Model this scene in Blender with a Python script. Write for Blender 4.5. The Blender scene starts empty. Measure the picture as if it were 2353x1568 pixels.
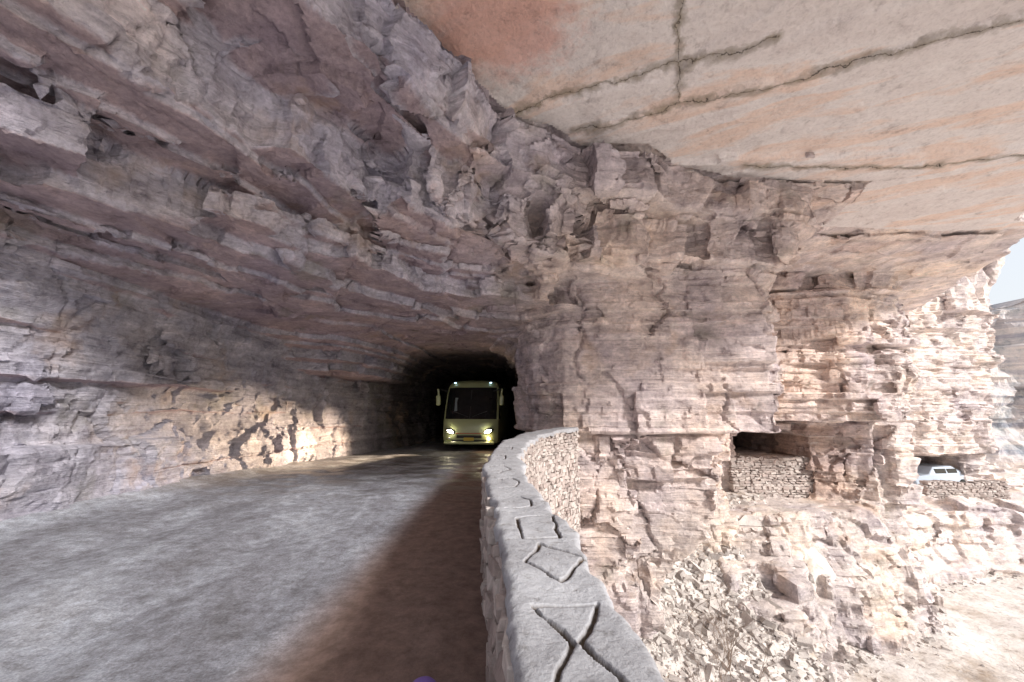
import bpy, bmesh, math, random, time
import numpy as np
from mathutils import Vector, Matrix
T0=time.time()
random.seed(7); rng=np.random.default_rng(11)
scene=bpy.context.scene
scene.view_settings.view_transform='Standard'; scene.view_settings.look='None'; scene.view_settings.exposure=0

# ---------------------------------------------------------------- helpers
def link(o,parent=None):
    scene.collection.objects.link(o)
    if parent: o.parent=parent
    return o
def np_mesh(name,V,F,mats=(),smooth=False):
    me=bpy.data.meshes.new(name)
    F=np.asarray(F,dtype=np.int32); n=F.shape[1]
    me.vertices.add(len(V)); me.vertices.foreach_set('co',np.asarray(V,dtype=np.float32).ravel())
    me.loops.add(F.size); me.loops.foreach_set('vertex_index',F.ravel())
    me.polygons.add(len(F)); me.polygons.foreach_set('loop_start',np.arange(0,F.size,n,dtype=np.int32))
    me.update(calc_edges=True)
    me.polygons.foreach_set('use_smooth',np.full(len(F),smooth))
    for m in mats: me.materials.append(m)
    return me
class NT:
    def __init__(s,name):
        s.m=bpy.data.materials.new(name); s.m.use_nodes=True; s.t=s.m.node_tree
        s.b=s.t.nodes['Principled BSDF']
        s.b.inputs['Specular IOR Level'].default_value=0.25
    def n(s,ty,**k):
        x=s.t.nodes.new(ty)
        for a,v in k.items(): setattr(x,a,v)
        return x
    def l(s,a,b): s.t.links.new(a,b)
    def val(s,sock,v):
        if hasattr(v,'is_output') or isinstance(v,bpy.types.NodeSocket): s.l(v,sock)
        else: sock.default_value=v
    def math(s,op,a,b=0.0,c=0.0,clamp=False):
        x=s.n('ShaderNodeMath',operation=op,use_clamp=clamp)
        s.val(x.inputs[0],a); s.val(x.inputs[1],b); s.val(x.inputs[2],c)
        return x.outputs[0]
    def vm(s,op,a,b=(0,0,0),scale=None):
        x=s.n('ShaderNodeVectorMath',operation=op)
        s.val(x.inputs[0],a); s.val(x.inputs[1],b)
        if scale is not None: s.val(x.inputs['Scale'],scale)
        return x.outputs['Value'] if op in('DOT_PRODUCT','LENGTH') else x.outputs['Vector']
    def pos(s): return s.n('ShaderNodeNewGeometry').outputs['Position']
    def noise(s,vec,scale,detail=6,rough=.55,dist=0,col=False):
        x=s.n('ShaderNodeTexNoise'); s.l(vec,x.inputs['Vector'])
        x.inputs['Scale'].default_value=scale; x.inputs['Detail'].default_value=detail
        x.inputs['Roughness'].default_value=rough; x.inputs['Distortion'].default_value=dist
        return x.outputs['Color'] if col else x.outputs['Fac']
    def ramp(s,f,stops):
        x=s.n('ShaderNodeValToRGB'); s.l(f,x.inputs['Fac']); cr=x.color_ramp
        while len(cr.elements)<len(stops): cr.elements.new(.5)
        for e,(p,c) in zip(cr.elements,stops):
            e.position=p; e.color=(c,c,c,1) if not hasattr(c,'__len__') else (*c,1)
        return x.outputs['Color']
    def mix(s,f,a,b,bt='MIX'):
        x=s.n('ShaderNodeMix',data_type='RGBA',blend_type=bt); s.val(x.inputs[0],f)
        for k,v in((6,a),(7,b)):
            if isinstance(v,tuple): v=(*v,1)
            s.val(x.inputs[k],v)
        return x.outputs[2]
    def bump(s,h,strength,dist,prev=None):
        x=s.n('ShaderNodeBump'); x.inputs['Strength'].default_value=strength; x.inputs['Distance'].default_value=dist
        s.l(h,x.inputs['Height'])
        if prev is not None: s.l(prev,x.inputs['Normal'])
        return x.outputs['Normal']
def simple(name,col,rough=.6,metal=0,emit=None,estr=0,spec=.4,coat=0):
    N=NT(name); N.b.inputs['Base Color'].default_value=(*col,1); N.b.inputs['Roughness'].default_value=rough
    N.b.inputs['Metallic'].default_value=metal; N.b.inputs['Specular IOR Level'].default_value=spec
    N.b.inputs['Coat Weight'].default_value=coat
    if emit: N.b.inputs['Emission Color'].default_value=(*emit,1); N.b.inputs['Emission Strength'].default_value=estr
    return N.m

# ---------------------------------------------------------------- materials
def rock_mat():
    N=NT('layered_rock'); P=N.pos()
    col=N.n('ShaderNodeAttribute',attribute_name='Col').outputs['Color']
    nrm=N.n('ShaderNodeNewGeometry').outputs['Normal']
    sz=N.n('ShaderNodeSeparateXYZ'); N.l(nrm,sz.inputs[0]); nz=N.math('ABSOLUTE',sz.outputs[2])
    vert=N.math('SUBTRACT',1.0,N.math('MULTIPLY',nz,nz),clamp=True)
    warp=N.vm('SCALE',N.noise(P,.5,2,col=True),scale=.2)
    Pw=N.vm('ADD',P,warp)
    strata=N.noise(N.vm('MULTIPLY',Pw,(.14,.14,9.0)),1.0,6,.78)
    big=N.noise(P,.45,4,.6); med=N.noise(N.vm('MULTIPLY',Pw,(1,1,1.8)),1.5,8,.70); sm=N.noise(P,11,5,.75)
    c=N.mix(1.0,col,N.ramp(big,[(.3,(.80,.79,.87)),(.5,(1.0,.985,.99)),(.7,(1.20,1.12,1.02))]),'MULTIPLY')
    c=N.mix(.85,c,N.ramp(med,[(.30,(.42,.39,.41)),(.44,(.90,.89,.90)),(.52,(1.05,1.05,1.05)),(.66,(1.42,1.40,1.38))]),'MULTIPLY')
    sc=N.mix(1.0,c,N.ramp(strata,[(.28,(.46,.42,.45)),(.39,(.90,.88,.90)),(.5,(1.04,1.03,1.03)),(.62,(1.34,1.31,1.31)),(.75,(.78,.73,.73))]),'MULTIPLY')
    c=N.mix(N.math('MULTIPLY',vert,.75),c,sc)
    c=N.mix(.5,c,N.ramp(sm,[(.3,(.50,.50,.52)),(.5,(1,1,1)),(.7,(1.4,1.4,1.4))]),'MULTIPLY')
    st=N.ramp(N.noise(P,.8,4,.6),[(.58,0.),(.70,1.)])
    c=N.mix(N.math('MULTIPLY',st,.40),c,(.58,.40,.28))
    gr=N.ramp(N.noise(N.vm('ADD',P,(31,7,3)),.7,4,.65),[(.58,0.),(.70,1.)])
    c=N.mix(N.math('MULTIPLY',gr,.40),c,(.23,.22,.16))
    N.l(c,N.b.inputs['Base Color']); N.b.inputs['Roughness'].default_value=.88
    b=N.bump(med,.85,.18)
    b=N.bump(N.math('MULTIPLY',strata,vert),.9,.14,b)
    b=N.bump(sm,.7,.03,b)
    N.l(b,N.b.inputs['Normal'])
    return N.m
CRACKS=[((-.1,7.7),(1.6,7.05)),((1.6,7.05),(3.14,6.5)),((3.14,6.5),(4.6,5.95)),((2.5,4.6),(3.1,6.5)),((1.5,8.2),(3.4,7.4)),((3.4,7.4),(5.3,6.8)),((5.3,6.8),(9.2,5.1)),((3.14,6.5),(3.5,7.35)),((6.0,9.3),(10.5,9.35)),((10.5,9.35),(14,8.6))]
def slab_mat():
    N=NT('pale_bedding_plane'); P=N.pos()
    P2=N.vm('MULTIPLY',P,(1,1,0))
    Pw=N.vm('ADD',P2,N.vm('SCALE',N.vm('SUBTRACT',N.noise(P,1.6,8,.68,col=True),(.5,.5,.5)),scale=.5))
    Pw=N.vm('MULTIPLY',Pw,(1,1,0))
    d=None
    for i,(a,b) in enumerate(CRACKS):
        a3=(a[0],a[1],0); ba=(b[0]-a[0],b[1]-a[1],0); bb=ba[0]**2+ba[1]**2
        pa=N.vm('SUBTRACT',Pw,a3); h=N.math('MULTIPLY',N.vm('DOT_PRODUCT',pa,ba),1/bb,clamp=True)
        q=N.vm('LENGTH',N.vm('SUBTRACT',pa,N.vm('SCALE',ba,scale=h)))
        d=q if d is None else N.math('MINIMUM',d,q)
    wn=N.ramp(N.noise(P,1.9,5,.7),[(.38,0.),(.62,1.)])
    wid=N.math('ADD',.03,N.math('MULTIPLY',wn,.20))
    halo=N.math('SUBTRACT',1.0,N.math('DIVIDE',d,wid),clamp=True)
    halo=N.math('MULTIPLY',halo,N.ramp(N.noise(P,7,6,.75),[(.35,.30),(.6,1.2)]),clamp=True)
    cw=N.math('ADD',.003,N.math('MULTIPLY',wn,.010))
    core=N.math('SUBTRACT',1.0,N.math('DIVIDE',d,cw),clamp=True)
    rot=N.n('ShaderNodeMapping'); N.l(P,rot.inputs[0]); rot.inputs['Rotation'].default_value=(0,0,math.radians(22))
    Pr=N.vm('MULTIPLY',rot.outputs[0],(.22,.7,1))
    c=N.ramp(N.noise(Pr,1.0,6,.60,.4),[(.26,(.69,.62,.60)),(.40,(.82,.76,.73)),(.50,(.87,.82,.79)),(.57,(.87,.70,.60)),(.66,(.87,.77,.71)),(.78,(.88,.84,.81))])
    dp=N.vm('LENGTH',N.vm('MULTIPLY',N.vm('SUBTRACT',Pw,(-.25,5.75,0)),(.60,.74,0)))
    rp=N.math('SUBTRACT',1.5,N.math('ADD',dp,N.math('MULTIPLY',N.noise(P,1.6,7,.75),1.1)),clamp=True)
    rp=N.ramp(rp,[(.0,0.),(.40,1.)])
    c=N.mix(N.math('MULTIPLY',rp,.75),c,(.78,.44,.36))
    m=N.noise(P,2.4,9,.75); s=N.noise(P,14,5,.75)
    c=N.mix(.9,c,N.ramp(m,[(.3,(.56,.53,.53)),(.44,(.97,.96,.96)),(.7,(1.06,1.06,1.06))]),'MULTIPLY')
    c=N.mix(.6,c,N.ramp(s,[(.3,(.68,.66,.66)),(.5,(1,1,1)),(.7,(1.08,1.08,1.08))]),'MULTIPLY')
    c=N.mix(N.math('MULTIPLY',halo,.75,clamp=True),c,(.35,.29,.20))
    c=N.mix(N.math('MULTIPLY',core,1.5,clamp=True),c,(.07,.055,.04))
    N.l(c,N.b.inputs['Base Color']); N.b.inputs['Roughness'].default_value=.8
    v=N.n('ShaderNodeTexVoronoi',feature='F1'); N.l(N.vm('ADD',P,N.vm('SCALE',N.noise(P,2,4,col=True),scale=.9)),v.inputs['Vector']); v.inputs['Scale'].default_value=.9
    b=N.bump(v.outputs['Distance'],.6,.18)
    b=N.bump(m,.8,.12,b)
    b=N.bump(halo,.5,.06,b)
    b=N.bump(s,.6,.02,b)
    N.l(b,N.b.inputs['Normal']); return N.m
def road_mat():
    N=NT('dusty_road'); P=N.pos()
    s=N.n('ShaderNodeSeparateXYZ'); N.l(P,s.inputs[0])
    rot=N.n('ShaderNodeMapping'); N.l(P,rot.inputs[0]); rot.inputs['Rotation'].default_value=(0,0,math.radians(-14))
    Pr=N.vm('MULTIPLY',rot.outputs[0],(1.0,.45,1))
    a=N.noise(Pr,.8,7,.65,.3); b_=N.noise(P,6,9,.80,0); f=N.noise(P,50,5,.8)
    c=N.ramp(a,[(.3,(.17,.165,.175)),(.44,(.22,.22,.245)),(.56,(.31,.32,.355)),(.66,(.38,.39,.425)),(.78,(.24,.24,.255))])
    c=N.mix(.8,c,N.ramp(b_,[(.36,(.55,.53,.52)),(.47,(.90,.90,.91)),(.54,(1.15,1.17,1.20)),(.64,(1.55,1.60,1.65))]),'MULTIPLY')
    c=N.mix(.7,c,N.ramp(f,[(.34,(.5,.5,.5)),(.5,(1,1,1)),(.66,(1.45,1.45,1.45))]),'MULTIPLY')
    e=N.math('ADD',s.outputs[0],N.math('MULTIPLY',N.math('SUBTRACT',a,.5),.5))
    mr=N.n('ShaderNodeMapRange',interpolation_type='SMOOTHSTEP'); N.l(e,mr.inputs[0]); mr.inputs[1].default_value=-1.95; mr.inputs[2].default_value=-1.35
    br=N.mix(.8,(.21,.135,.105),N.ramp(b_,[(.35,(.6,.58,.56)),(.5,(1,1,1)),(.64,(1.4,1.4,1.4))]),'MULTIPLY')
    c=N.mix(N.math('MULTIPLY',mr.outputs[0],.9),c,br)  # brown strip beside the parapet: its shadow widened by painting it into the colour
    wet=N.ramp(N.noise(N.vm('MULTIPLY',P,(.8,1.8,1)),1.1,4,.6,.3),[(.46,0.),(.56,1.)])
    far=N.n('ShaderNodeMapRange',interpolation_type='SMOOTHSTEP'); N.l(s.outputs[1],far.inputs[0]); far.inputs[1].default_value=6; far.inputs[2].default_value=12
    w=N.math('MULTIPLY',wet,far.outputs[0])
    c=N.mix(N.math('MULTIPLY',w,.6),c,(.09,.075,.065))
    N.l(c,N.b.inputs['Base Color'])
    N.l(N.math('SUBTRACT',.90,N.math('MULTIPLY',w,.62)),N.b.inputs['Roughness']); N.b.inputs['Specular IOR Level'].default_value=.3
    b=N.bump(a,.3,.05); b=N.bump(b_,.6,.035,b); b=N.bump(f,.6,.012,b)
    N.l(b,N.b.inputs['Normal']); return N.m
def stone_mat(name,c1,c2,sc=3.0,bs=.5):
    N=NT(name); P=N.pos()
    a=N.noise(P,sc,5,.6); b_=N.noise(P,22,5,.7)
    oi=N.n('ShaderNodeAttribute',attribute_name='Tint').outputs['Fac']
    c=N.mix(oi,c1,c2)
    c=N.mix(.8,c,N.ramp(a,[(.3,(.65,.62,.62)),(.5,(1,1,1)),(.7,(1.2,1.18,1.16))]),'MULTIPLY')
    c=N.mix(.6,c,N.ramp(b_,[(.3,(.6,.6,.6)),(.5,(1,1,1)),(.7,(1.2,1.2,1.2))]),'MULTIPLY')
    N.l(c,N.b.inputs['Base Color']); N.b.inputs['Roughness'].default_value=.9
    b=N.bump(a,bs,.05); b=N.bump(b_,bs,.02,b); N.l(b,N.b.inputs['Normal']); return N.m
def mortar_mat():
    N=NT('mortar_cap'); P=N.pos()
    a=N.noise(P,2.5,6,.6); b_=N.noise(P,16,8,.7); b3=N.noise(P,70,3,.7); g=N.n('ShaderNodeAttribute',attribute_name='Groove').outputs['Fac']
    c=N.ramp(a,[(.3,(.31,.31,.33)),(.5,(.39,.395,.42)),(.7,(.46,.47,.50))])
    c=N.mix(.85,c,N.ramp(b_,[(.32,(.58,.55,.51)),(.45,(1,1,1)),(.7,(1.10,1.10,1.10))]),'MULTIPLY')
    c=N.mix(.5,c,N.ramp(b3,[(.32,(.72,.72,.72)),(.5,(1,1,1)),(.7,(1.14,1.14,1.14))]),'MULTIPLY')
    gg=N.math('MULTIPLY',g,N.math('ADD',.6,N.math('MULTIPLY',b_,.8)),clamp=True)
    c=N.mix(gg,c,(.09,.065,.045))
    N.l(c,N.b.inputs['Base Color']); N.b.inputs['Roughness'].default_value=.9
    b=N.bump(a,.4,.03); b=N.bump(b_,.7,.018,b); b=N.bump(b3,.6,.005,b); N.l(b,N.b.inputs['Normal']); return N.m
def ground_mat():
    N=NT('dry_gravel_ground'); P=N.pos()
    a=N.noise(P,.5,6,.65); b_=N.noise(P,5,7,.75)
    c=N.ramp(a,[(.32,(.42,.34,.27)),(.45,(.66,.61,.57)),(.55,(.75,.71,.68)),(.7,(.80,.78,.75))])
    c=N.mix(.85,c,N.ramp(b_,[(.35,(.55,.52,.50)),(.5,(1,1,1)),(.7,(1.08,1.08,1.08))]),'MULTIPLY')
    N.l(c,N.b.inputs['Base Color']); N.b.inputs['Roughness'].default_value=.95
    b=N.bump(b_,.8,.08); N.l(b,N.b.inputs['Normal']); return N.m
def hill_mat():
    N=NT('pale_cliff_rock'); P=N.pos()
    s=N.noise(N.vm('MULTIPLY',P,(.05,.05,1.2)),1,6,.7); a=N.noise(P,.35,7,.7)
    c=N.ramp(s,[(.35,(.34,.33,.37)),(.5,(.60,.55,.54)),(.65,(.74,.66,.60))])
    c=N.mix(.9,c,N.ramp(a,[(.38,(.50,.58,.63)),(.52,(1,1,1)),(.7,(1.12,1.06,1.0))]),'MULTIPLY')
    N.l(c,N.b.inputs['Base Color']); N.b.inputs['Roughness'].default_value=.95
    N.l(N.bump(a,.8,1.0),N.b.inputs['Normal']); return N.m
M_rock=rock_mat(); M_slab=slab_mat(); M_road=road_mat()
M_stone=stone_mat('parapet_stone',(.34,.28,.26),(.54,.49,.46))
M_rubble=stone_mat('broken_rock',(.32,.29,.275),(.60,.56,.53))
M_mortar=mortar_mat(); M_ground=ground_mat(); M_hill=hill_mat()

# ---------------------------------------------------------------- rock volume
def ax(*segs):
    out=[segs[0][0]]
    for a,b,s0,s1 in segs:
        x=a; L=b-a
        while x<b-1e-6:
            s=s0+(s1-s0)*(x-a)/L; x+=s; out.append(x)
    return np.array(out,dtype=np.float32)
xs=ax((-12,-8.8,.4,.08),(-8.8,8.0,.05,.05),(8.0,20,.055,.10),(20,46,.12,.4))
ys=ax((-12,.6,.5,.25),(.6,3,.18,.05),(3,12.5,.05,.05),(12.5,24,.055,.12),(24,46,.14,.5))
zs=ax((-7.6,-2,.12,.08),(-2,9,.055,.055),(9,14,.12,.35))
nx,ny,nz=len(xs),len(ys),len(zs)
X,Y=np.meshgrid(xs,ys,indexing='ij')
def sdPoly(X,Y,P):
    P=np.array(P,dtype=np.float32); d=np.full(X.shape,1e9,np.float32); s=np.ones(X.shape,np.float32)
    n=len(P)
    for i in range(n):
        a=P[i]; b=P[i-1]; e=b-a; wx=X-a[0]; wy=Y-a[1]
        t=np.clip((wx*e[0]+wy*e[1])/(e@e),0,1)
        d=np.minimum(d,(wx-e[0]*t)**2+(wy-e[1]*t)**2)
        c1=Y>=a[1]; c2=Y<b[1]; c3=e[0]*wy>e[1]*wx
        s=np.where((c1&c2&c3)|(~c1&~c2&~c3),-s,s)
    return s*np.sqrt(d)
def sst(a,b,x):
    t=np.clip((x-a)/(b-a),0,1); return t*t*(3-2*t)
def hashf(*c,seed=0):
    h=np.zeros(c[0].shape,np.uint32)+np.uint32(seed*2654435761%4294967296)
    for k,a in enumerate(c):
        h^=(a.astype(np.int64)&0xffffffff).astype(np.uint32)*np.uint32([374761393,668265263,2246822519][k])
        h=(h^(h>>np.uint32(13)))*np.uint32(1274126177); h^=h>>np.uint32(16)
    return h.astype(np.float64)/4294967296.0
def fnoise(x,y,sc,seed,oct=4):
    r=0;a=1
    for o in range(oct):
        gx=x/sc; gy=y/sc; ix=np.floor(gx); iy=np.floor(gy); fx=gx-ix; fy=gy-iy; fx=fx*fx*(3-2*fx); fy=fy*fy*(3-2*fy)
        h=lambda i,j: hashf(ix+i,iy+j,seed=seed+o)
        r=r+a*((h(0,0)*(1-fx)+h(1,0)*fx)*(1-fy)+(h(0,1)*(1-fx)+h(1,1)*fx)*fy-.5); a*=.5; sc*=.5
    return r
def vor2(X,Y,cs,seed,rot,tilt=.35):
    c,s=math.cos(rot),math.sin(rot); x=(X*c+Y*s)/cs[0]; y=(-X*s+Y*c)/cs[1]
    ix=np.floor(x); iy=np.floor(y); best=np.full(X.shape,1e9); val=np.zeros(X.shape)
    for i in(-1,0,1):
        for j in(-1,0,1):
            cx=ix+i; cy=iy+j
            px=cx+hashf(cx,cy,seed=seed); py=cy+hashf(cx,cy,seed=seed+1)
            d=np.maximum(np.abs(x-px),np.abs(y-py))+.3*(np.abs(x-px)+np.abs(y-py))
            v=hashf(cx,cy,seed=seed+2)-.5+tilt*((hashf(cx,cy,seed=seed+3)-.5)*(x-px)+(hashf(cx,cy,seed=seed+4)-.5)*(y-py))*2
            m=d<best; best=np.where(m,d,best); val=np.where(m,v,val)
    return val.astype(np.float32)
SLAB=[(-4.2,-2),(-3.2,3.0),(-1.7,5.2),(-1.1,6.2),(0,7.6),(.9,7.9),(1.7,8.5),(3.3,8.5),(4.2,9.2),(6.2,9.7),(9.9,9.8),(10.5,12.5),(15.4,12.9),(24,13),(24,-2)]
LEFT=[(-30,-19),(-7.9,-19),(-7.6,4),(-7.7,10),(-6.9,15),(-5.7,19.5),(-5.1,23),(-5.0,44),(-30,44)]  # unseen stretch behind the camera is added to bounce sunlight inside
PIL=[(.20,13.2),(.75,12.1),(1.5,11.35),(3.5,11.1),(5.2,11.2),(7.2,11.0),(8.4,12.6),(9.0,17),(10,24),(11,70),(.45,70),(.5,17)]
PLO=[(-30,-29),(.22,-29),(.22,3.5),(.0,5.5),(.1,8),(.9,10.9),(1.6,11.7),(3.3,11.55),(3.5,11.9),(5.5,11.8),(7.0,14.5),(9.5,19.2),(9.5,70),(-30,70)]
P2=[(8,17.6),(10.5,17.2),(13.5,17.4),(14.2,17.0),(17.6,17.6),(20,21),(22,70),(8,70)]
P2b=[(8,20.2),(13.9,20.2),(14.1,19.4),(16.2,19.2),(16.6,18.8),(18.1,19.0),(18.6,20.6),(21,25.2),(24,27.4),(31,27.2),(34,33),(34,70),(8,70)]
P3=[(20,25),(24,26.2),(26,25.8),(31,26.4),(33.5,32),(34,70),(20,70)]
P4=[(9.2,19.0),(11.4,17.6),(13.0,17.0),(15.0,17.6),(17,19.6),(19.2,22.0),(23,23.2),(28,23.2),(33,25),(60,30),(60,70),(9,70)]
P5=[(7.9,19),(7.4,16),(7.5,13.9),(8.5,13.2),(9.6,14.4),(11.4,16.6),(13.4,17.5),(12,19)]
dS=sdPoly(X,Y,SLAB)+fnoise(X,Y,.9,301,4)*.18; dL=sdPoly(X,Y,LEFT); dP=sdPoly(X,Y,PIL); dPl=sdPoly(X,Y,PLO); d2=sdPoly(X,Y,P2); d2b=sdPoly(X,Y,P2b); d3=sdPoly(X,Y,P3); d4=sdPoly(X,Y,P4); d5=sdPoly(X,Y,P5)
Ds=np.maximum(dS,0)
hmin=4.35+1.15*sst(.6,1.6,X)+1.95*sst(7.0,9.0,X)
fade=sst(0,.45,Ds)
wD0=Ds+(vor2(X,Y,(4.0,2.2),777,.95,.6)*1.0+fnoise(X,Y,4,310,2)*.5)*fade
TX=[0,.12,.30,1.45,1.55,2.9,3.0,4.5,5.2]; TH=[8,7.2,6.78,6.60,5.68,5.52,4.85,4.6,4.35]
bl=sst(.3,1.5,X); xo=9.3+.6*Y; YR=-.4
sub=.5*np.exp(-np.maximum(dL,0)/.8)+sst(11,17,Y)*(X<1)*1.1*np.clip(np.abs((X+2.4)/2.9),0,1.2)**4
add=np.maximum(0,X-xo)*2.2+np.maximum(0,YR-Y)*14
def HB(sh):
    w=np.maximum(0,wD0+sh*fade)
    t1=np.interp(w,TX,TH); t2=hmin+(8-hmin)*np.exp(-(np.maximum(0,Ds+sh*.95*fade)/.48)**1.4)
    H=t1*(1-bl)+t2*bl
    H=np.where(dS<0,8.0-dS*6,np.maximum(H,hmin))
    return H-sub+add
def side(a,b):
    return ((X-a[0])*(b[1]-a[1])-(Y-a[1])*(b[0]-a[0]))/math.hypot(b[0]-a[0],b[1]-a[1])
slabz=8.0+.07*sst(-.03,.03,side((1.5,8.2),(9.2,5.1))+fnoise(X,Y,1.2,401,5)*.25)+.05*sst(-.03,.03,side((-.1,7.7),(4.6,5.95))+fnoise(X,Y,1.2,411,5)*.22)
slabz+=-.12*sst(.03,-.03,side((4.6,9.1),(14,8.5))+vor2(X,Y,(1.2,.6),921,.1)*.3)
slabz+=.05*sst(-.02,.02,vor2(X,Y,(3.5,1.6),931,-.4,.1))
# bedding planes
fixed=[(-7.6,.5),(-4.6,.45),(-2.3,.4),(-1.5,.5),(-.22,.3),(1.1,.24),(3.9,.16),(4.35,.2),(4.8,.22),(5.42,.14),(5.7,.5),(6.75,.14),(7.0,.6),(8.0,9),(14,9)]
B=[]
for (a,t0),(b,_) in zip(fixed[:-1],fixed[1:]):
    z=a
    while z<b-.01:
        B.append(z); t=min(t0*random.uniform(.5,2.0),b-z)
        if z+t>b-.1: t=b-z
        z+=t
B.append(14); B=np.array(B)
pier2=sst(10.2,10.8,Y)*sst(.2,.8,X)*sst(9.5,8.5,X)
amp=(1.0-.52*pier2-.15*sst(9,10,X)).astype(np.float32)
amp=np.where((X>-.9)&(X<1.2)&(Y>11),np.minimum(amp,.45),amp)
def lattice(cell,seed):
    r=np.random.default_rng(seed)
    gx=(X-xs[0])/cell; gy=(Y-ys[0])/cell
    ix=gx.astype(int); iy=gy.astype(int); fx=gx-ix; fy=gy-iy; fx=fx*fx*(3-2*fx); fy=fy*fy*(3-2*fy)
    L=r.uniform(-1,1,(int((zs[-1]-zs[0])/cell)+3,ix.max()+2,iy.max()+2)).astype(np.float32)
    def ev(z):
        g=(z-zs[0])/cell; k=int(g); f=g-k; f=f*f*(3-2*f); A=L[k]*(1-f)+L[k+1]*f
        return (A[ix,iy]*(1-fx)*(1-fy)+A[ix+1,iy]*fx*(1-fy)+A[ix,iy+1]*(1-fx)*fy+A[ix+1,iy+1]*fx*fy)
    return ev
n1=lattice(2.2,1); n2=lattice(.8,2)
def box2(x0,x1,y0,y1):
    return np.maximum(np.maximum(x0-X,X-x1),np.maximum(y0-Y,Y-y1))
w2=box2(11.0,14.2,15,27); w3=box2(25.6,29.4,20,33)
D=np.empty((nz,nx,ny),np.float32); lastk=-1
leftm=X<.5
r=0; gs=1
for iz,z in enumerate(zs):
    k=int(np.clip(np.searchsorted(B,z,side='right')-1,0,len(B)-2))
    zc=(B[k]+B[k+1])/2; th=B[k+1]-B[k]
    if k!=lastk:
        if random.random()<.42 or lastk<0: gs=k*10+3; r=.3*math.sin(k*1.7)
        a1=vor2(X,Y,(2.0,3.8),gs,.05+r*.3,.6); a2=vor2(X,Y,(2.2,1.8),gs,.2+r,.7)
        o1=np.where(leftm,a1,a2)
        o2=vor2(X,Y,(1.0,.8),k*10+7,r+.5,.7)
        lo=float(rng.uniform(-.09,.09)); dk=float(rng.uniform(-.25,.25))
        lean=np.where(leftm,vor2(X,Y,(2.0,3.8),gs,.05+r*.3,0),vor2(X,Y,(2.2,1.8),gs,.2+r,0))
        lastk=k
    o=(o1*(.46+.2*min(th,1))+o2*.11)*amp+lo*(.4+.6*amp)+lean*(z-zc)*.8*amp
    nn=n1(z)*.09+n2(z)*.03
    if 3.8<z<9: Hb=HB(dk+o1*.85+o2*.25+lean*(z-zc)*1.2)
    elif z<=3.8: Hb=np.full(X.shape,9.,np.float32) if z<3.0 else HB(0)
    else: Hb=HB(0)
    roof=(Hb+n1(z)*.08-(zc*.94+z*.06))*.6
    if z>7.8: roof=np.minimum(np.maximum(roof,slabz-z) if z<8.4 else roof,np.where((X<xo)&(Y>YR),slabz-z,1e3))
    left=dL+o*.48-.22*max(0,1.3-z)/1.3 - (.35 if 3.2<z<4.2 else 0)*(z-3.2)
    rock=np.minimum(roof,left+nn)
    if z>1.1: rock=np.minimum(rock,dP+o+nn-.05*max(0,z-4))
    elif z>-.22:
        cutx=np.where(Y>16,-9,(X-5.6)*.9)
        rock=np.minimum(rock,np.maximum(dP+.38,cutx)+o*.8+nn)
    else:
        cut=(X-(5.6-max(0,-z-1.0)*.62))*.9
        cut=np.where(X>8.6,-9,cut); cut=np.where(Y>16,-9,cut)
        rock=np.minimum(rock,np.maximum(dPl,cut)+np.where((X>.9)&(Y>9),o*.9+nn,nn*.3))
    lean2=(X-(17.6+.52*max(0,z-1.4)))*.85
    if z>1.25: rock=np.minimum(rock,np.maximum(d2-.04*(z-1.2),np.where(Y<24,lean2,-9))+o*1.3+nn)
    s1=d2b+o*1.1+nn
    if z>-1.0: s1=np.minimum(s1,d3-.15*max(0,z)+o+nn)
    top2=.85-.35*((X-12.6)/1.6)**4
    s1=np.maximum(s1,-np.maximum(w2+nn*.6,z-top2)) if -.55<z<1.0 else s1
    if z>1.25: s1=np.where(X<19,1e3,s1)
    rock=np.minimum(rock,s1)
    if z<-2.3:
        rock=np.minimum(rock,np.maximum(d4-.30*(-2.3-z),np.where(X<20,-9,z+3.6))+o*1.3+nn)
        rock=np.minimum(rock,np.maximum(d5-.12*(-2.3-z)+o*1.1+nn,(zc+2.3+.50*(17.4-Y))*.8+o1*.6))
    if -3.3<z<-1.25: rock=np.maximum(rock,-(w3+nn*.6))
    rock=np.where(X<12,np.minimum(rock,40.0-Y),rock)      # rock plug added at the bore's end to shut out sky light
    D[iz]=np.clip(rock,-.11,.11)
D[0]=.1;D[-1]=.1;D[:,0]=.1;D[:,-1]=.1;D[:,:,0]=.1;D[:,:,-1]=.1
print('vol',D.shape,time.time()-T0)
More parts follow.
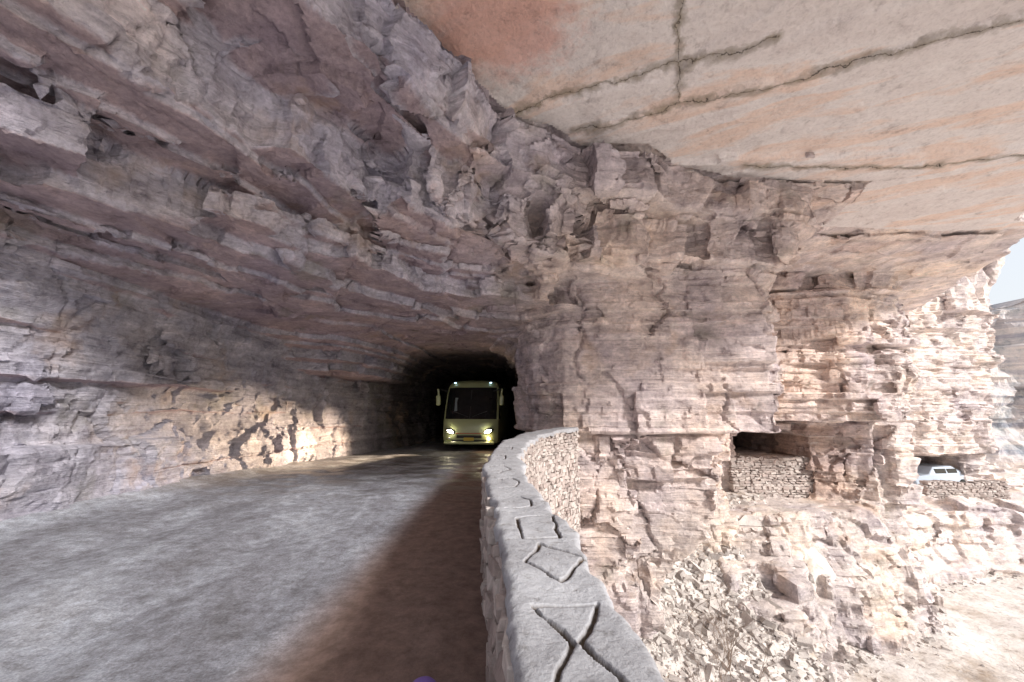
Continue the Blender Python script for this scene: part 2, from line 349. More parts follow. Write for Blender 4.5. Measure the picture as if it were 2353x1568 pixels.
def nets(d):
    S=d<0
    c=np.zeros(tuple(n-1 for n in d.shape),np.int8)
    sl=(slice(0,-1),slice(1,None))
    for i in(0,1):
        for j in(0,1):
            for k in(0,1): c+=S[sl[i],sl[j],sl[k]]
    I=np.array(np.nonzero((c>0)&(c<8)),dtype=np.int32); del c
    vid=np.full(tuple(n-1 for n in d.shape),-1,np.int32); vid[I[0],I[1],I[2]]=np.arange(I.shape[1])
    acc=np.zeros((3,I.shape[1]),np.float32); cnt=np.zeros(I.shape[1],np.float32)
    val={}
    for i in(0,1):
        for j in(0,1):
            for k in(0,1): val[i,j,k]=d[I[0]+i,I[1]+j,I[2]+k]
    for a in range(3):
        for u in(0,1):
            for v in(0,1):
                o=[u,v]; o.insert(a,0); p=[u,v]; p.insert(a,1)
                v0=val[tuple(o)]; v1=val[tuple(p)]; cr=(v0<0)!=(v1<0)
                t=np.where(cr,v0/np.where(cr,v0-v1,1),0)
                for q in range(3):
                    acc[q]+=np.where(cr,(t if q==a else o[q]),0)
                cnt+=cr
    pos=I+acc/cnt
    F=[]
    for a in range(3):
        b,cx=[(1,2),(2,0),(0,1)][a]
        s0=[slice(None)]*3; s1=[slice(None)]*3; s0[a]=slice(0,-1); s1[a]=slice(1,None)
        E=S[tuple(s0)]!=S[tuple(s1)]
        J=np.array(np.nonzero(E)); 
        ok=(J[b]>0)&(J[cx]>0)&(J[b]<d.shape[b]-1)&(J[cx]<d.shape[cx]-1); J=J[:,ok]
        ins=S[J[0],J[1],J[2]]
        def cell(db,dc):
            K=J.copy(); K[b]+=db; K[cx]+=dc; return vid[K[0],K[1],K[2]]
        q=np.stack([cell(-1,-1),cell(0,-1),cell(0,0),cell(-1,0)],1)
        q=np.where(ins[:,None],q,q[:,::-1]); F.append(q)
    return pos,np.concatenate(F)
pos,F=nets(D); del D
V=np.stack([np.interp(pos[1],np.arange(nx),xs),np.interp(pos[2],np.arange(ny),ys),np.interp(pos[0],np.arange(nz),zs)],1)
print('net',V.shape,F.shape,time.time()-T0)
def vnorm(V,F):
    a=V[F[:,2]]-V[F[:,0]]; b=V[F[:,3]]-V[F[:,1]]; fn=np.cross(a,b)
    N=np.zeros_like(V)
    for i in range(4):
        for q in range(3): N[:,q]+=np.bincount(F[:,i],fn[:,q],len(V))
    return N/np.maximum(np.linalg.norm(N,axis=1,keepdims=True),1e-9),fn/np.maximum(np.linalg.norm(fn,axis=1,keepdims=True),1e-9)
N_,fn=vnorm(V,F)
def vor3(P,cs,seed,tilt=.6,ang=.5):
    c,s=math.cos(ang),math.sin(ang)
    p=np.stack([(P[:,0]*c+P[:,1]*s)/cs[0],(-P[:,0]*s+P[:,1]*c)/cs[1],P[:,2]/cs[2]],1); ip=np.floor(p)
    best=np.full(len(P),1e9); sec=np.full(len(P),1e9); val=np.zeros(len(P))
    for i in(-1,0,1):
        for j in(-1,0,1):
            for k in(-1,0,1):
                cc=ip+np.array([i,j,k]); h=[hashf(cc[:,0],cc[:,1],cc[:,2],seed=seed+q) for q in range(7)]
                d=p-(cc+np.stack(h[:3],1)); dd=np.abs(d).max(1)+.4*np.abs(d).sum(1)
                v=h[3]-.5+tilt*2*((h[4]-.5)*d[:,0]+(h[5]-.5)*d[:,1]+(h[6]-.5)*d[:,2])
                m=dd<best; sec=np.where(m,best,np.minimum(sec,dd)); best=np.where(m,dd,best); val=np.where(m,v,val)
    return val,sec-best
isSlabV=(np.abs(V[:,2]-8.03)<.26)&(V[:,1]>YR)
dSv=sdPoly(V[:,0].astype(np.float32),V[:,1].astype(np.float32),SLAB)
isSlabV&=(dSv<.15)&(N_[:,2]<-.3)
smoothw=np.where(isSlabV,.08,1.0)
pier=(V[:,0]>.1)&(V[:,0]<7.5)&(V[:,1]>10.5)&(V[:,2]>1)&(V[:,2]<5.5)
smoothw=np.where(pier,.55,smoothw)
smoothw*=1-.65*np.abs(N_[:,2])
W=V+np.stack([fnoise(V[:,1],V[:,2],.7,501,3),fnoise(V[:,0],V[:,2],.7,511,3),fnoise(V[:,0],V[:,1],.7,521,3)],1)*.12
v1,e1=vor3(W,(1.2,1.2,1.5),50,1.6); v2,e2=vor3(W,(.6,.6,.30),80,1.3,.9); v3,e3=vor3(W,(.24,.24,.12),110,1.0,.3)
gmask=sst(-.05,.25,fnoise(V[:,0]+V[:,1]*.6,V[:,2],1.5,531,3))
chunk=1+1.2*sst(5.3,5.7,V[:,2])*sst(8.0,7.8,V[:,2])*sst(-4,-2,V[:,0])*sst(12,10.6,V[:,1])
nearw=sst(16,9,V[:,1])
leftlow=1-.25*sst(-5,-6.5,V[:,0])*sst(4.2,3.6,V[:,2])
disp=(v1*.165*chunk+v2*.065)*leftlow+v3*.018*nearw-np.exp(-(e1/.06)**2)*.08*gmask-np.exp(-(e2/.07)**2)*.018*gmask
V0=V.copy()
V=V+N_*(disp*smoothw)[:,None]
for cx,zl,zh,w_,s_ in((2.05,2.6,5.3,.05,3),(4.25,3.9,5.4,.045,9),(6.1,1.2,2.6,.04,5)):
    off=fnoise(V0[:,2]*1.0,V0[:,2]*0,.5,s_+600,4)*.55
    g=np.exp(-((V0[:,0]-cx-off)/w_)**2)*((V0[:,2]>zl)&(V0[:,2]<zh)&(V0[:,1]>10.4)&(V0[:,1]<12.2))
    V[:,1]+=g*.13
me=np_mesh('rock_cliff',V,F,[M_rock,M_slab],True)
isl=isSlabV[F].all(1)
me.polygons.foreach_set('material_index',isl.astype(np.int32))
me.set_sharp_from_angle(angle=math.radians(22))
x,y,z=V.T
def blend(c,c2,w): return c*(1-w[:,None])+np.array(c2)*w[:,None]
C=np.tile(np.array([.575,.555,.62]),(len(V),1))
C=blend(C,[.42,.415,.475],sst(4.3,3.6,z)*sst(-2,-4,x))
C=blend(C,[.61,.53,.505],sst(-2.5,2.0,x)*sst(5,10,y))
C=blend(C,[.66,.55,.50],sst(7,9.5,x)*.9)
C=blend(C,[.62,.565,.53],sst(.5,-2.5,z)*sst(1,5,x))
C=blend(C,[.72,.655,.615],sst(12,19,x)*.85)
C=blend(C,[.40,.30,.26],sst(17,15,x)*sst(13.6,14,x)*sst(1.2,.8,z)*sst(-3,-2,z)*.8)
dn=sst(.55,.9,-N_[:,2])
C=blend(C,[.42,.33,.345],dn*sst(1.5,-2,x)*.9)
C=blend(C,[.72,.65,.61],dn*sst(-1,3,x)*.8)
C=blend(C,[.12,.105,.10],sst(15.5,20,y)*(x<3))  # tunnel shade painted into the rock colour, darker with depth
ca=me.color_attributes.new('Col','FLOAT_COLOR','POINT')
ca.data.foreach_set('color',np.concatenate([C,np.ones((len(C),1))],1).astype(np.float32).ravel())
link(bpy.data.objects.new('rock_cliff',me))
print('rock',time.time()-T0)

# ---------------------------------------------------------------- ground + hills + road
def Gz(x,y):
    x=np.asarray(x,float); y=np.asarray(y,float)
    chute=-2.2+.47*(y-18.3)-.25*np.maximum(0,x-9.5)
    chute=np.minimum(chute,-2.1)
    m=sst(14.5,11.5,x)*sst(0,1,x)*np.where((x>8.4)&(y<16.2),sst(9.6,8.4,x),1)
    g=np.maximum(-6.5,chute*m+(-9)*(1-m))
    return g+fnoise(x,y,2.5,5,5)*.35
def grid_mesh(name,ax_,ay_,zf,mat,smooth=True):
    GX,GY=np.meshgrid(ax_,ay_,indexing='ij'); Zz=zf(GX,GY); n,m=GX.shape
    I=np.arange(n*m).reshape(n,m)
    Fq=np.stack([I[:-1,:-1],I[1:,:-1],I[1:,1:],I[:-1,1:]],-1).reshape(-1,4)
    me=np_mesh(name,np.stack([GX,GY,Zz],-1).reshape(-1,3),Fq,[mat],smooth)
    return link(bpy.data.objects.new(name,me))
gx_=np.concatenate([[-1500,-400,-100,-30,-10],np.arange(-1,32,.16),np.geomspace(32.5,3000,60)])
gy_=np.concatenate([[-3000,-800,-200,-60,-20,-10],np.arange(-4,30,.16),np.geomspace(31,3000,50)])
grid_mesh('ground',gx_,gy_,lambda x,y: np.where((np.abs(x)<60)&(np.abs(y)<60),Gz(x,y),-6.5)-.0,M_ground)
def roadz(x,y):
    rut=-.035*np.exp(-((x+5.2)/.35)**2)-.03*np.exp(-((x+3.3)/.35)**2)
    edge=.16*sst(-6.6,-7.8,x)
    return .02+fnoise(x,y,1.6,9,6)*.05+rut+edge
a_=np.arange(-9.0,.16,.05); b_=np.concatenate([np.arange(-28,.5,.5),np.arange(.5,10,.045),np.arange(10,14,.1),np.arange(14,44,.3)])  # unseen road behind the camera, lengthened to bounce sunlight onto the ceiling
GX,GY=np.meshgrid(a_,b_,indexing='ij')
def wl(y): return np.interp(y,[-6,1.2,2,3,4.6,5.7,7.5,9.6,11,11.6,12.4,13.5,44],[.2,.2,.2,.1,-.05,-.1,.0,.45,1.3,1.6,1.2,.8,.8])
GXX=-9+(GX+9)*(wl(GY)+9)/(.16+9)
I=np.arange(GX.size).reshape(GX.shape)
Fq=np.stack([I[:-1,:-1],I[1:,:-1],I[1:,1:],I[:-1,1:]],-1).reshape(-1,4)
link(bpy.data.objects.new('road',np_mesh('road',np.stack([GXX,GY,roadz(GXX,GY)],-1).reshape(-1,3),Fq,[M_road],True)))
def hz(x,y):
    r=sst(-30,75,x*.75+y*.45-118+fnoise(x,y,40,21,4)*30)
    h=r*46+fnoise(x,y,30,31,5)*14*r
    st=7.0; q=np.floor(h/st)*st+st*sst(.4,1,(h/st)%1)
    return -7.5+q*.6+h*.4
grid_mesh('mountain',np.arange(90,420,1.8),np.arange(-60,300,1.8),hz,M_hill,True)
CP=[(33,58),(38,47),(46,42),(52,43),(56,40),(66,42),(72,38),(84,40),(92,34),(120,36)]
Ls=[0]
for p,q in zip(CP[:-1],CP[1:]): Ls.append(Ls[-1]+math.dist(p,q))
sv=np.arange(0,Ls[-1],.3); zv=np.arange(-8,30,.25)
S_,Z2=np.meshgrid(sv,zv,indexing='ij')
bx=np.interp(S_,Ls,[p[0] for p in CP]); by=np.interp(S_,Ls,[p[1] for p in CP])
lay=np.floor(Z2/1.1+fnoise(S_*0,Z2,3,3,2))
off=(hashf(np.floor(S_/2.5+lay*.37),lay,seed=77)-.5)*1.0+(hashf(np.floor(S_/7),np.floor(lay/4),seed=78)-.5)*2.6+fnoise(S_,Z2,3,79,6)*1.8+(.25*(Z2<2)*(2-Z2)*-1)
hz_top=15+6*fnoise(S_,S_*0,16,91,3)
Zc=np.minimum(Z2,hz_top+fnoise(S_,S_*0,2.5,92,3)*1.5); back=np.maximum(0,Z2-hz_top)*1.6
by2=by+off+back; I=np.arange(S_.size).reshape(S_.shape)
Fq=np.stack([I[:-1,:-1],I[1:,:-1],I[1:,1:],I[:-1,1:]],-1).reshape(-1,4)
link(bpy.data.objects.new('distant_cliff',np_mesh('distant_cliff',np.stack([bx-off*.2,by2,Zc],-1).reshape(-1,3),Fq,[M_hill],False)))

# ---------------------------------------------------------------- masonry
def add_stone(Vs,Fs,Ts,c,ux,uy,uz,sx,sy,sz,j=.16):
    b=len(Vs)
    for i in(-1,1):
        for k in(-1,1):
            for l in(-1,1):
                Vs.append(c+ux*(i*sx/2*(1+random.uniform(-j,j)))+uy*(k*sy/2*(1+random.uniform(-j,j)))+uz*(l*sz/2*(1+random.uniform(-j,j))))
    for f in((0,1,3,2),(4,6,7,5),(0,4,5,1),(2,3,7,6),(0,2,6,4),(1,5,7,3)): Fs.append([b+q for q in f])
    t=random.random(); Ts.extend([t]*8)
def masonry(name_or_none,pts,zlo,zhi,nsign,Vs,Fs,Ts,hmin=.05,hmax=.12,lmin=.08,lmax=.28,depth=.22):
    P=[Vector((p[0],p[1],0)) for p in pts]; seg=[(P[i+1]-P[i]).length for i in range(len(P)-1)]; L=sum(seg)
    def at(s):
        for i,g in enumerate(seg):
            if s<=g or i==len(seg)-1:
                t=s/g; return P[i].lerp(P[i+1],t),(P[i+1]-P[i]).normalized(),(i+t)/(len(P)-1)
            s-=g
    ztop=max(zhi(q/20) for q in range(21)); z=zlo
    while z<ztop:
        h=random.uniform(hmin,hmax); s=random.uniform(-.1,0)
        while s<L:
            l=random.uniform(lmin,lmax); c,t,f=at(min(max(s+l/2,0),L)); zt=zhi(f)
            if z+h*.4<zt:
                n=Vector((t.y,-t.x,0))*nsign
                ang=random.uniform(-.2,.2); uz=Vector((0,0,1)); t2=(t+uz*ang+n*random.uniform(-.15,.15)).normalized()
                hh=min(h,zt-z)*random.uniform(.8,1.1)
                add_stone(Vs,Fs,Ts,c+Vector((0,0,z+hh/2+random.uniform(-.015,.015)))-n*(depth/2-random.uniform(-.02,.04)),t2,n,uz,l*.96,depth,hh*.95,.2)
            s+=l
        z+=h
def stones_obj(name,Vs,Fs,Ts,mat,parent=None,bev=0):
    me=np_mesh(name,np.array([tuple(v) for v in Vs]),np.array(Fs),[mat],False)
    a=me.attributes.new('Tint','FLOAT','POINT'); a.data.foreach_set('value',np.array(Ts,dtype=np.float32))
    o=link(bpy.data.objects.new(name,me),parent)
    if bev:
        m=o.modifiers.new('b','BEVEL'); m.width=bev; m.segments=1
    return o
WY=np.array([-4,.4,1.18,1.36,2.0,3.0,4.6,5.7,7.5,9.6,10.6,11.3])
WL=np.array([.03,.03,.03,.02,0,-.1,-.27,-.33,-.22,.24,.80,1.35])
WR=np.array([.40,.40,.395,.39,.365,.28,.10,.08,.24,.72,1.30,1.85])
WZ=np.array([1.0,1.0,1.0,1.0,1.0,1.02,1.05,1.08,1.12,1.2,1.24,1.27])
wys=np.concatenate([np.arange(-4,.8,.12),np.arange(.8,4.0,.008),np.arange(4.0,11.31,.03)])
ns=80
def sm(a,y):
    return (np.interp(y-.25,WY,a)+np.interp(y,WY,a)*2+np.interp(y+.25,WY,a))/4
L_=sm(WL,wys); R_=sm(WR,wys); Z_=sm(WZ,wys)
s_=np.linspace(0,1,ns)
wob=(fnoise(wys,wys*0,.5,3,6)*.08); wob2=(fnoise(wys,wys*0+9,.45,4,6)*.10)
CX=(L_+wob-.03)[:,None]*(1-s_)+(R_+wob2+.03)[:,None]*s_
CY=np.repeat(wys[:,None],ns,1)
GR=[[(.076,1.60),(.316,1.61),(.215,1.37),(.30,1.13),(.10,1.12),(.19,1.36),(.076,1.60)],
    [(.145,2.26),(.345,2.08),(.204,1.80),(.06,2.0),(.145,2.26)],
    [(.03,2.76),(.27,2.82),(.265,2.36),(.06,2.34),(.03,2.76)],
    [(.12,1.02),(.33,1.0),(.31,.6),(.09,.62),(.12,1.02)],
    [(-.09,3.42),(.06,3.40),(.15,3.22),(.14,3.05),(.03,2.98),(-.05,3.0)],
    [(-.12,4.15),(.0,4.2),(.07,4.02),(.03,3.8),(-.10,3.75)],
    [(-.26,4.9),(-.1,5.0),(-.02,4.75),(-.16,4.55)],[(-.28,5.8),(-.1,5.9),(-.08,5.5),(-.25,5.4)],[(-.2,6.9),(0,7.0),(.0,6.6),(-.2,6.5)]]
gd=np.full(CX.shape,9.)
jx=CX+fnoise(CX,CY,.12,44,4)*.018; jy=CY+fnoise(CX,CY,.12,54,4)*.018
for pl in GR:
    for a,b in zip(pl[:-1],pl[1:]):
        ex,ey=b[0]-a[0],b[1]-a[1]; t=np.clip(((jx-a[0])*ex+(jy-a[1])*ey)/(ex*ex+ey*ey),0,1)
        gd=np.minimum(gd,np.hypot(jx-a[0]-ex*t,jy-a[1]-ey*t))
gw=.0078+.006*fnoise(CX,CY,.2,144,4)
groove=1-sst(gw-.002,gw+.003,gd)
edge=np.minimum(s_,1-s_); er=-.035*np.exp(-edge/.03)[None,:]*(1+1.0*fnoise(CX,CY,.15,61,4))
CZ=Z_[:,None]+fnoise(CX,CY,.5,71,6)*.030-groove*.018+er
n,m=CX.shape; top=np.stack([CX,CY,CZ],-1)
sk1=top[:,0].copy(); sk1[:,2]-=.04+np.abs(fnoise(wys,wys*0,.25,81,5))*.11; sk1[:,0]+=.012
sk2=top[:,-1].copy(); sk2[:,2]-=.04+np.abs(fnoise(wys,wys*0,.25,91,5))*.11; sk2[:,0]-=.012
allv=np.concatenate([sk1[:,None],top,sk2[:,None]],1); I=np.arange(allv.shape[0]*allv.shape[1]).reshape(allv.shape[:2])
Fq=np.stack([I[:-1,:-1],I[:-1,1:],I[1:,1:],I[1:,:-1]],-1).reshape(-1,4)
wall=link(bpy.data.objects.new('stone_parapet_wall',None))
me=np_mesh('mortar_cap',allv.reshape(-1,3),Fq,[M_mortar],True)
ga=np.pad(groove,((0,0),(1,1))); at=me.attributes.new('Groove','FLOAT','POINT'); at.data.foreach_set('value',ga.astype(np.float32).ravel())
link(bpy.data.objects.new('mortar_cap',me),wall)
Vs,Fs,Ts=[],[],[]
yy=np.concatenate([np.arange(-4,11.3,.4),[11.3]])
lp=[(float(sm(WL,np.array([t]))[0]),t) for t in yy]; rp=[(float(sm(WR,np.array([t]))[0]),t) for t in yy]
zt=lambda f: float(np.interp(-4+f*15.3,WY,WZ))-.045
masonry(None,[(p[0]-.03,p[1]) for p in lp],-.1,zt,-1,Vs,Fs,Ts)
masonry(None,rp,-1.6,zt,1,Vs,Fs,Ts,lmin=.06,lmax=.2)
stones_obj('stones',Vs,Fs,Ts,M_stone,wall,.006)
cv=[];cf=[]
for (a,_),(b,t) in zip(lp,rp):
    z1=float(np.interp(t,WY,WZ))-.03
    cv+=[(a+.03,t,-1.7),(b-.05,t,-1.7),(b-.05,t,z1),(a+.03,t,z1)]
for i in range(len(lp)-1):
    q=i*4
    for k in range(4): cf.append([q+k,q+(k+1)%4,q+4+(k+1)%4,q+4+k])
M_core=simple('dark_mortar',(.20,.17,.15),.95)
link(bpy.data.objects.new('core',np_mesh('core',np.array(cv),np.array(cf),[M_core])),wall)
for (x0,y0,x1,y1,za,zb) in((10.6,19.95,14.4,19.85,-2.6,-.5),(25.2,25.3,29.9,25.2,-5.2,-2.5)):
    Vs,Fs,Ts=[],[],[]
    masonry(None,[(x0,y0),(x1,y1)],za,lambda f:zb+.05*math.sin(f*9),1,Vs,Fs,Ts,.07,.16,.1,.34,.5)
    stones_obj('stone_retaining_wall',Vs,Fs,Ts,M_stone,None,.012)

# ---------------------------------------------------------------- rubble
Vs,Fs,Ts=[],[],[]
def rstone(x,y,s,flat=.5,zoff=0,ang=None):
    q=Matrix.Rotation(random.uniform(0,6.28),3,'Z')@Matrix.Rotation(random.gauss(-.2,.3) if ang is None else ang,3,'X')@Matrix.Rotation(random.gauss(0,.25),3,'Y')
    z=float(Gz(x,y)); add_stone(Vs,Fs,Ts,Vector((x,y,z+s*flat*.1+zoff)),q.col[0],q.col[1],q.col[2],s*random.uniform(.8,1.5),s*random.uniform(.6,1),s*flat*random.uniform(.6,1.2),.28)
def xr(y): return float(np.interp(y,[9,13,14,19],[9.0,8.7,8.2,13]))
for i in range(7500):
    y=random.uniform(9,19.5); x=random.uniform(2.5,xr(y))
    rstone(x,y,random.choice([.03,.04,.05,.06,.07,.08,.1,.14,.18])*random.uniform(.7,1.4),.6)
for i in range(80):
    y=random.uniform(10,19.0); x=random.uniform(3.5,xr(y))
    rstone(x,y,random.uniform(.22,.5),.5)
for i in range(900):
    t=random.random(); x=10+t*24; y=np.interp(x,[10,12,15,19,23,34],[14.4,16.0,16.8,21,22.4,24.5])-abs(random.gauss(0,.7))
    rstone(x,y,random.choice([.04,.05,.06,.1,.14])*random.uniform(.7,1.5),.6)
for (x,y,s,a) in((9.9,17.0,1.6,.35),(10.9,17.9,1.0,.2),(8.6,16.9,.7,.2)):
    rstone(x,y,s,.3,.2,a)
stones_obj('rubble',Vs,Fs,Ts,M_rubble,None,.006)

# ---------------------------------------------------------------- bare shrub
def shrub(loc,h,seed):
    r=random.Random(seed); cu=bpy.data.curves.new('bare_shrub','CURVE'); cu.dimensions='3D'; cu.bevel_depth=1; cu.bevel_resolution=1
    def br(p,d,l,rad,dep):
        n=6; pts=[p.copy()]
        for i in range(n):
            d=(d+Vector((r.uniform(-.25,.25),r.uniform(-.25,.25),r.uniform(-.12,.16)))).normalized(); p=p+d*l/n; pts.append(p.copy())
            if dep<3 and i>0 and r.random()<.62: br(p,(d+Vector((r.uniform(-1,1),r.uniform(-1,1),r.uniform(-.3,.6)))).normalized(),l*.55,rad*.55,dep+1)
        s=cu.splines.new('POLY'); s.points.add(n)
        for i,q in enumerate(pts): s.points[i].co=(*q,1); s.points[i].radius=rad*(1-.7*i/n)
    for i in range(6): br(Vector(loc),Vector((r.uniform(-.8,.8),r.uniform(-.6,.3),1)).normalized(),h*r.uniform(.6,1),.012,0)
    cu.materials.append(M_twig); link(bpy.data.objects.new('bare_shrub',cu))
M_twig=simple('dry_twig',(.20,.15,.12),.9)
shrub((4.6,9.6,-5.2),2.4,1); shrub((5.6,11.6,-4.9),1.4,2); shrub((15.5,13.2,-6.4),.8,3)

# ---------------------------------------------------------------- coach
bus=link(bpy.data.objects.new('coach_bus',None))
M_paint=simple('cream_green_paint',(.38,.43,.23),.28,spec=.5,coat=.6)
M_glass=simple('dark_glass',(.008,.010,.012),.08,spec=.5)
M_black=simple('black_trim',(.02,.02,.02),.5)
M_chrome=simple('chrome',(.7,.7,.7),.2,1)
M_lamp=simple('lit_headlamp',(1,.95,.8),.3,emit=(1,.88,.62),estr=60)
M_fog=simple('lit_foglamp',(1,.9,.6),.3,emit=(1,.72,.35),estr=40)
M_mark=simple('marker_lamp',(.6,.8,1),.3,emit=(.55,.8,1),estr=4)
M_red=simple('red_strip',(.55,.10,.05),.4)
M_tyre=simple('tyre',(.02,.02,.02),.85)
M_plate=simple('licence_plate',(.55,.42,.06),.5)
M_in=simple('interior_trim',(.20,.24,.26),.7)
rows=[(.32,.06,1.17),(.42,.0,1.20),(.62,-.03,1.22),(.95,-.03,1.225),(1.18,.0,1.225),(1.28,.04,1.225),(1.34,.07,1.225),(1.7,.17,1.22),(2.1,.30,1.21),(2.5,.45,1.19),(2.68,.53,1.17),(2.74,.56,1.165),(2.88,.66,1.13),(3.0,.82,1.06),(3.08,1.05,.95),(3.12,1.4,.80)]
K=24; LB=9.2
ss=[math.copysign(abs(t)**.75,t) for t in np.linspace(-1,1,K+1)]
bv=[];bf=[];bm=[]
for (z,y0,w) in rows:
    for s in ss: bv.append((w*s,y0+.30*abs(s)**5+.06*s*s,z))
W1=K+1
for r in range(len(rows)-1):
    for k in range(K):
        bf.append((r*W1+k,r*W1+k+1,(r+1)*W1+k+1,(r+1)*W1+k)); sc=(ss[k]+ss[k+1])/2; zc=(rows[r][0]+rows[r+1][0])/2
        bm.append(1 if (1.34<zc<2.72 and abs(sc)<.95) else 0)
ysd=[.36,1.0,1.1,2.2,2.3,3.6,3.7,5.0,5.1,6.4,6.5,7.8,7.9,LB]
for sgn,kk in((-1,0),(1,K)):
    base=len(bv)
    for (z,y0,w) in rows:
        for i,yv in enumerate(ysd): bv.append((sgn*w,(y0+.36) if i==0 else max(yv,y0+.4),z))
    n2_=len(ysd)
    for r in range(len(rows)-1):
        for i in range(n2_-1):
            q=(base+r*n2_+i,base+r*n2_+i+1,base+(r+1)*n2_+i+1,base+(r+1)*n2_+i); bf.append(q if sgn>0 else q[::-1])
            zc=(rows[r][0]+rows[r+1][0])/2; bm.append(1 if(1.3<zc<2.5 and i%2==1) or(1.34<zc<2.5 and i==0) else 0)
base=len(bv); z,y0,w=rows[-1]
for s in ss: bv.append((w*s,LB,z))
tr=(len(rows)-1)*W1
for k in range(K): bf.append((tr+k,tr+k+1,base+k+1,base+k)); bm.append(0)
me=bpy.data.meshes.new('body'); me.from_pydata(bv,[],bf); me.materials.append(M_paint); me.materials.append(M_glass)
me.polygons.foreach_set('material_index',bm); me.polygons.foreach_set('use_smooth',[True]*len(bf)); me.update()
bm_=bmesh.new(); bm_.from_mesh(me); bmesh.ops.remove_doubles(bm_,verts=bm_.verts,dist=.004); bmesh.ops.recalc_face_normals(bm_,faces=bm_.faces); bm_.to_mesh(me); bm_.free()
me.set_sharp_from_angle(angle=math.radians(35))
link(bpy.data.objects.new('body',me),bus)
def part(name,mat,loc,size,rot=(0,0,0),kind='box',bev=.02,par=None):
    b=bmesh.new()
    if kind=='box':
        bmesh.ops.create_cube(b,size=1)
        bmesh.ops.scale(b,vec=size,verts=b.verts)
        if bev: bmesh.ops.bevel(b,geom=b.edges[:],offset=min(bev,min(size)*.45),segments=3,affect='EDGES',profile=.5)
    elif kind=='sph':
        bmesh.ops.create_uvsphere(b,u_segments=20,v_segments=12,radius=.5); bmesh.ops.scale(b,vec=size,verts=b.verts)
    else:
        bmesh.ops.create_cone(b,cap_ends=True,segments=24,radius1=.5,radius2=.5,depth=1); bmesh.ops.scale(b,vec=size,verts=b.verts)
    m=bpy.data.meshes.new(name); b.to_mesh(m); b.free(); m.materials.append(mat); m.polygons.foreach_set('use_smooth',[kind!='box']*len(m.polygons))
    o=link(bpy.data.objects.new(name,m),par or bus); o.location=loc; o.rotation_euler=rot; return o
for s in(-1,1):
    part('headlamp',M_lamp,(s*.82,-.03,.82),(.30,.12,.13),(0,s*-.35,s*.18),'sph')
    part('headlamp_housing',M_black,(s*.84,.03,.83),(.46,.12,.22),(0,s*-.3,s*.22),'sph')
    part('indicator_lamp',M_chrome,(s*1.02,.10,.90),(.12,.08,.08),(0,0,s*.5),'sph')
    part('foglamp',M_fog if s>0 else M_chrome,(s*.86,-.04,.52),(.12,.07,.10),(0,0,0),'sph')
    part('mirror_arm',M_black,(s*1.22,.12,2.60),(.42,.05,.05),(0,s*-.25,s*.3))
    part('mirror_arm_drop',M_paint,(s*1.40,.02,2.45),(.08,.10,.42),(0,s*.12,0),bev=.04)
    part('mirror',M_paint,(s*1.40,.0,2.15),(.19,.13,.44),(0,s*.06,0),bev=.06)
    part('wiper',M_black,(s*.42,.10,1.56),(.70,.02,.025),(0,s*-.35,0),bev=0)
    part('marker_lamp',M_mark,(s*.82,.72,2.96),(.12,.06,.05),(0,0,0),'sph')
    part('wheel',M_tyre,(s*1.06,2.0,.48),(.96,.96,.28),(0,math.pi/2,0),'cyl')
    part('wheel',M_tyre,(s*1.06,7.0,.48),(.96,.96,.28),(0,math.pi/2,0),'cyl')
part('grille',M_black,(0,-.02,.60),(1.1,.05,.12),bev=.02)
part('lower_intake',M_black,(0,.0,.42),(1.5,.06,.10),bev=.02)
part('red_strip',M_red,(0,-.035,.735),(1.15,.03,.03),bev=.01)
part('licence_plate',M_plate,(0,-.06,.50),(.44,.02,.13),bev=.005)
part('front_bumper',M_paint,(0,.02,.34),(2.2,.16,.12),bev=.05)
part('windscreen_centre_strip',M_black,(0,.285,2.0),(.03,.03,1.28),(-.33,0,0),bev=0)
part('destination_board',M_in,(-.55,.30,1.98),(.34,.02,.62),(-.33,0,.03),bev=.01)
part('sun_visor',M_in,(.25,.235,1.80),(.62,.015,.06),(-.33,0,0),bev=.0)
part('dashboard_paper',M_in,(.1,.145,1.50),(.5,.015,.10),(-.28,0,0),bev=.0)
bus.location=(-1.85,17.6,.02); bus.rotation_euler=(0,0,math.radians(-5))
for s,tgt,e,sp in((-1,(-7.5,11.7,.55),9500,32),(1,(-6.9,14.8,.45),6000,28)):
    ld=bpy.data.lights.new('headlight_beam','SPOT'); ld.energy=e; ld.color=(1,.76,.50); ld.spot_size=math.radians(sp); ld.spot_blend=.9; ld.shadow_soft_size=.06
    lo_=link(bpy.data.objects.new('headlight_beam',ld)); p=Vector((-1.85+s*.82,17.25,.85)); lo_.location=p
    lo_.rotation_euler=(Vector(tgt)-p).to_track_quat('-Z','Y').to_euler()
    lo_.parent=bus; lo_.matrix_parent_inverse=bus.matrix_basis.inverted()

# ---------------------------------------------------------------- white car seen through the far gallery window
car=link(bpy.data.objects.new('parked_car',None)); M_white=simple('white_paint',(.5,.58,.68),.3,coat=.5)
prof=[(-2.2,.30),(-2.25,.65),(-2.0,.88),(-1.1,.98),(-.55,1.42),(.9,1.46),(1.7,1.05),(2.2,.98),(2.28,.6),(2.2,.30)]
vv=[];ff=[]
ws=[(-.86,1.),(-.80,1.),(.80,1.),(.86,1.)]
for w_,_ in ws:
    for (px,pz) in prof:
        nar=1-.16*max(0,(pz-.95)/.5); vv.append((px*(1 if abs(w_)<.83 else .97),w_*nar,pz if abs(w_)<.83 else .32+(pz-.32)*.96))
n=len(prof)
for i in range(3):
    for k in range(n): ff.append((i*n+k,i*n+(k+1)%n,(i+1)*n+(k+1)%n,(i+1)*n+k))
ff.append(tuple(range(n))[::-1]); ff.append(tuple(range(3*n,4*n)))
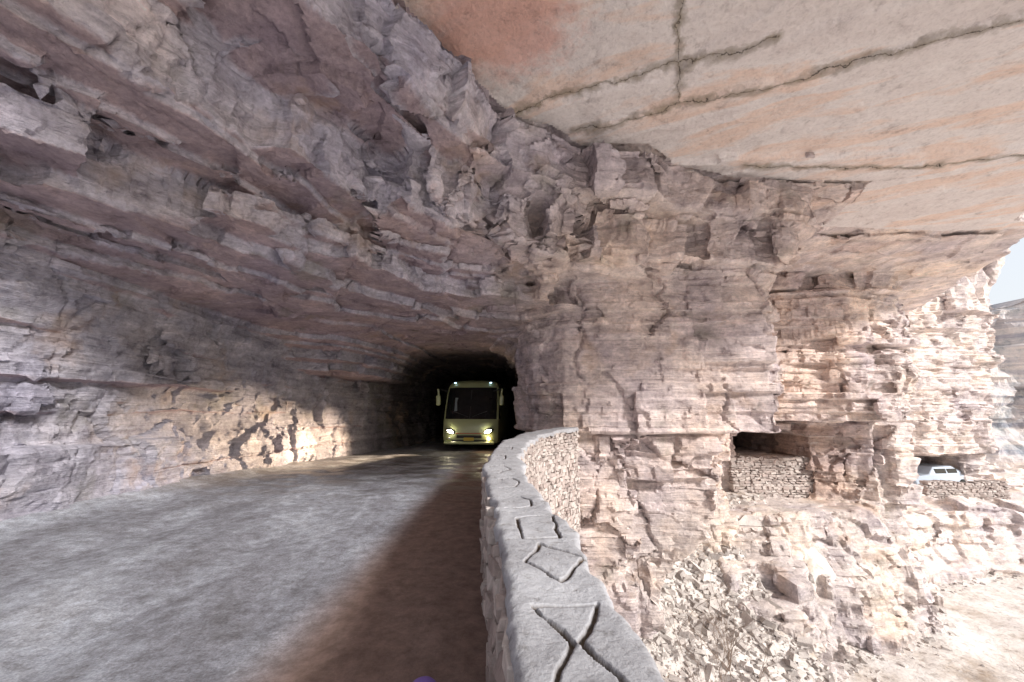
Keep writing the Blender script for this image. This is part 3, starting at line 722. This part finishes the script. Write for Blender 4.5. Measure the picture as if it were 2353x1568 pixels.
m_=bpy.data.meshes.new('body'); m_.from_pydata(vv,[],ff); m_.materials.append(M_white); link(bpy.data.objects.new('body',m_),car)
for s in(-1,1):
    for px in(-1.4,1.4): part('wheel',M_tyre,(px,s*.78,.32),(.64,.64,.2),(math.pi/2,0,0),'cyl',par=car)
    part('side_window',M_glass,(-.15,s*.80,1.17),(.85,.03,.30),(s*.2,0,0),bev=.01,par=car); part('side_window',M_glass,(.75,s*.80,1.17),(.75,.03,.28),(s*.2,0,0),bev=.01,par=car)
car.location=(28.0,27.9,-3.32); car.rotation_euler=(0,0,math.radians(8))

# ---------------------------------------------------------------- purple cap lying by the wall
b=bmesh.new(); bmesh.ops.create_uvsphere(b,u_segments=24,v_segments=14,radius=.10)
for v in b.verts:
    v.co.z=max(v.co.z,0)*.9
    if v.co.z<.005 and v.co.y<0: v.co.y*=1.6
m=bpy.data.meshes.new('purple_cap'); b.to_mesh(m); b.free(); m.materials.append(simple('purple_cloth',(.22,.14,.45),.8)); m.polygons.foreach_set('use_smooth',[True]*len(m.polygons))
o=link(bpy.data.objects.new('purple_cap',m)); o.location=(-.53,2.70,.03)

# ---------------------------------------------------------------- light
az,el=math.radians(134),math.radians(28)
sd=Vector((math.sin(az)*math.cos(el),math.cos(az)*math.cos(el),math.sin(el)))
sl=bpy.data.lights.new('sun','SUN'); sl.energy=5.0; sl.angle=math.radians(8); sl.color=(1,.97,.94)
so=link(bpy.data.objects.new('sun',sl)); so.rotation_euler=(-sd).to_track_quat('-Z','Y').to_euler()
w=bpy.data.worlds.new('World'); scene.world=w; w.use_nodes=True
wt=w.node_tree
sk=wt.nodes.new('ShaderNodeTexSky'); sk.sky_type='NISHITA'; sk.sun_disc=False; sk.sun_elevation=el; sk.sun_rotation=az; sk.dust_density=4; sk.air_density=1.2
bg=wt.nodes['Background']
mx=wt.nodes.new('ShaderNodeMix'); mx.data_type='RGBA'; mx.inputs[0].default_value=.6; mx.inputs[7].default_value=(8.0,8.2,8.6,1)
wt.links.new(sk.outputs[0],mx.inputs[6]); wt.links.new(mx.outputs[2],bg.inputs[0]); bg.inputs[1].default_value=.15
# ---------------------------------------------------------------- camera
cd=bpy.data.cameras.new('camera'); cd.lens=14; cd.sensor_width=36; cd.clip_start=.05; cd.clip_end=6000
co=link(bpy.data.objects.new('camera',cd)); co.location=(0,0,1.7); co.rotation_euler=(math.radians(100),0,0)
scene.camera=co
print('done',time.time()-T0)
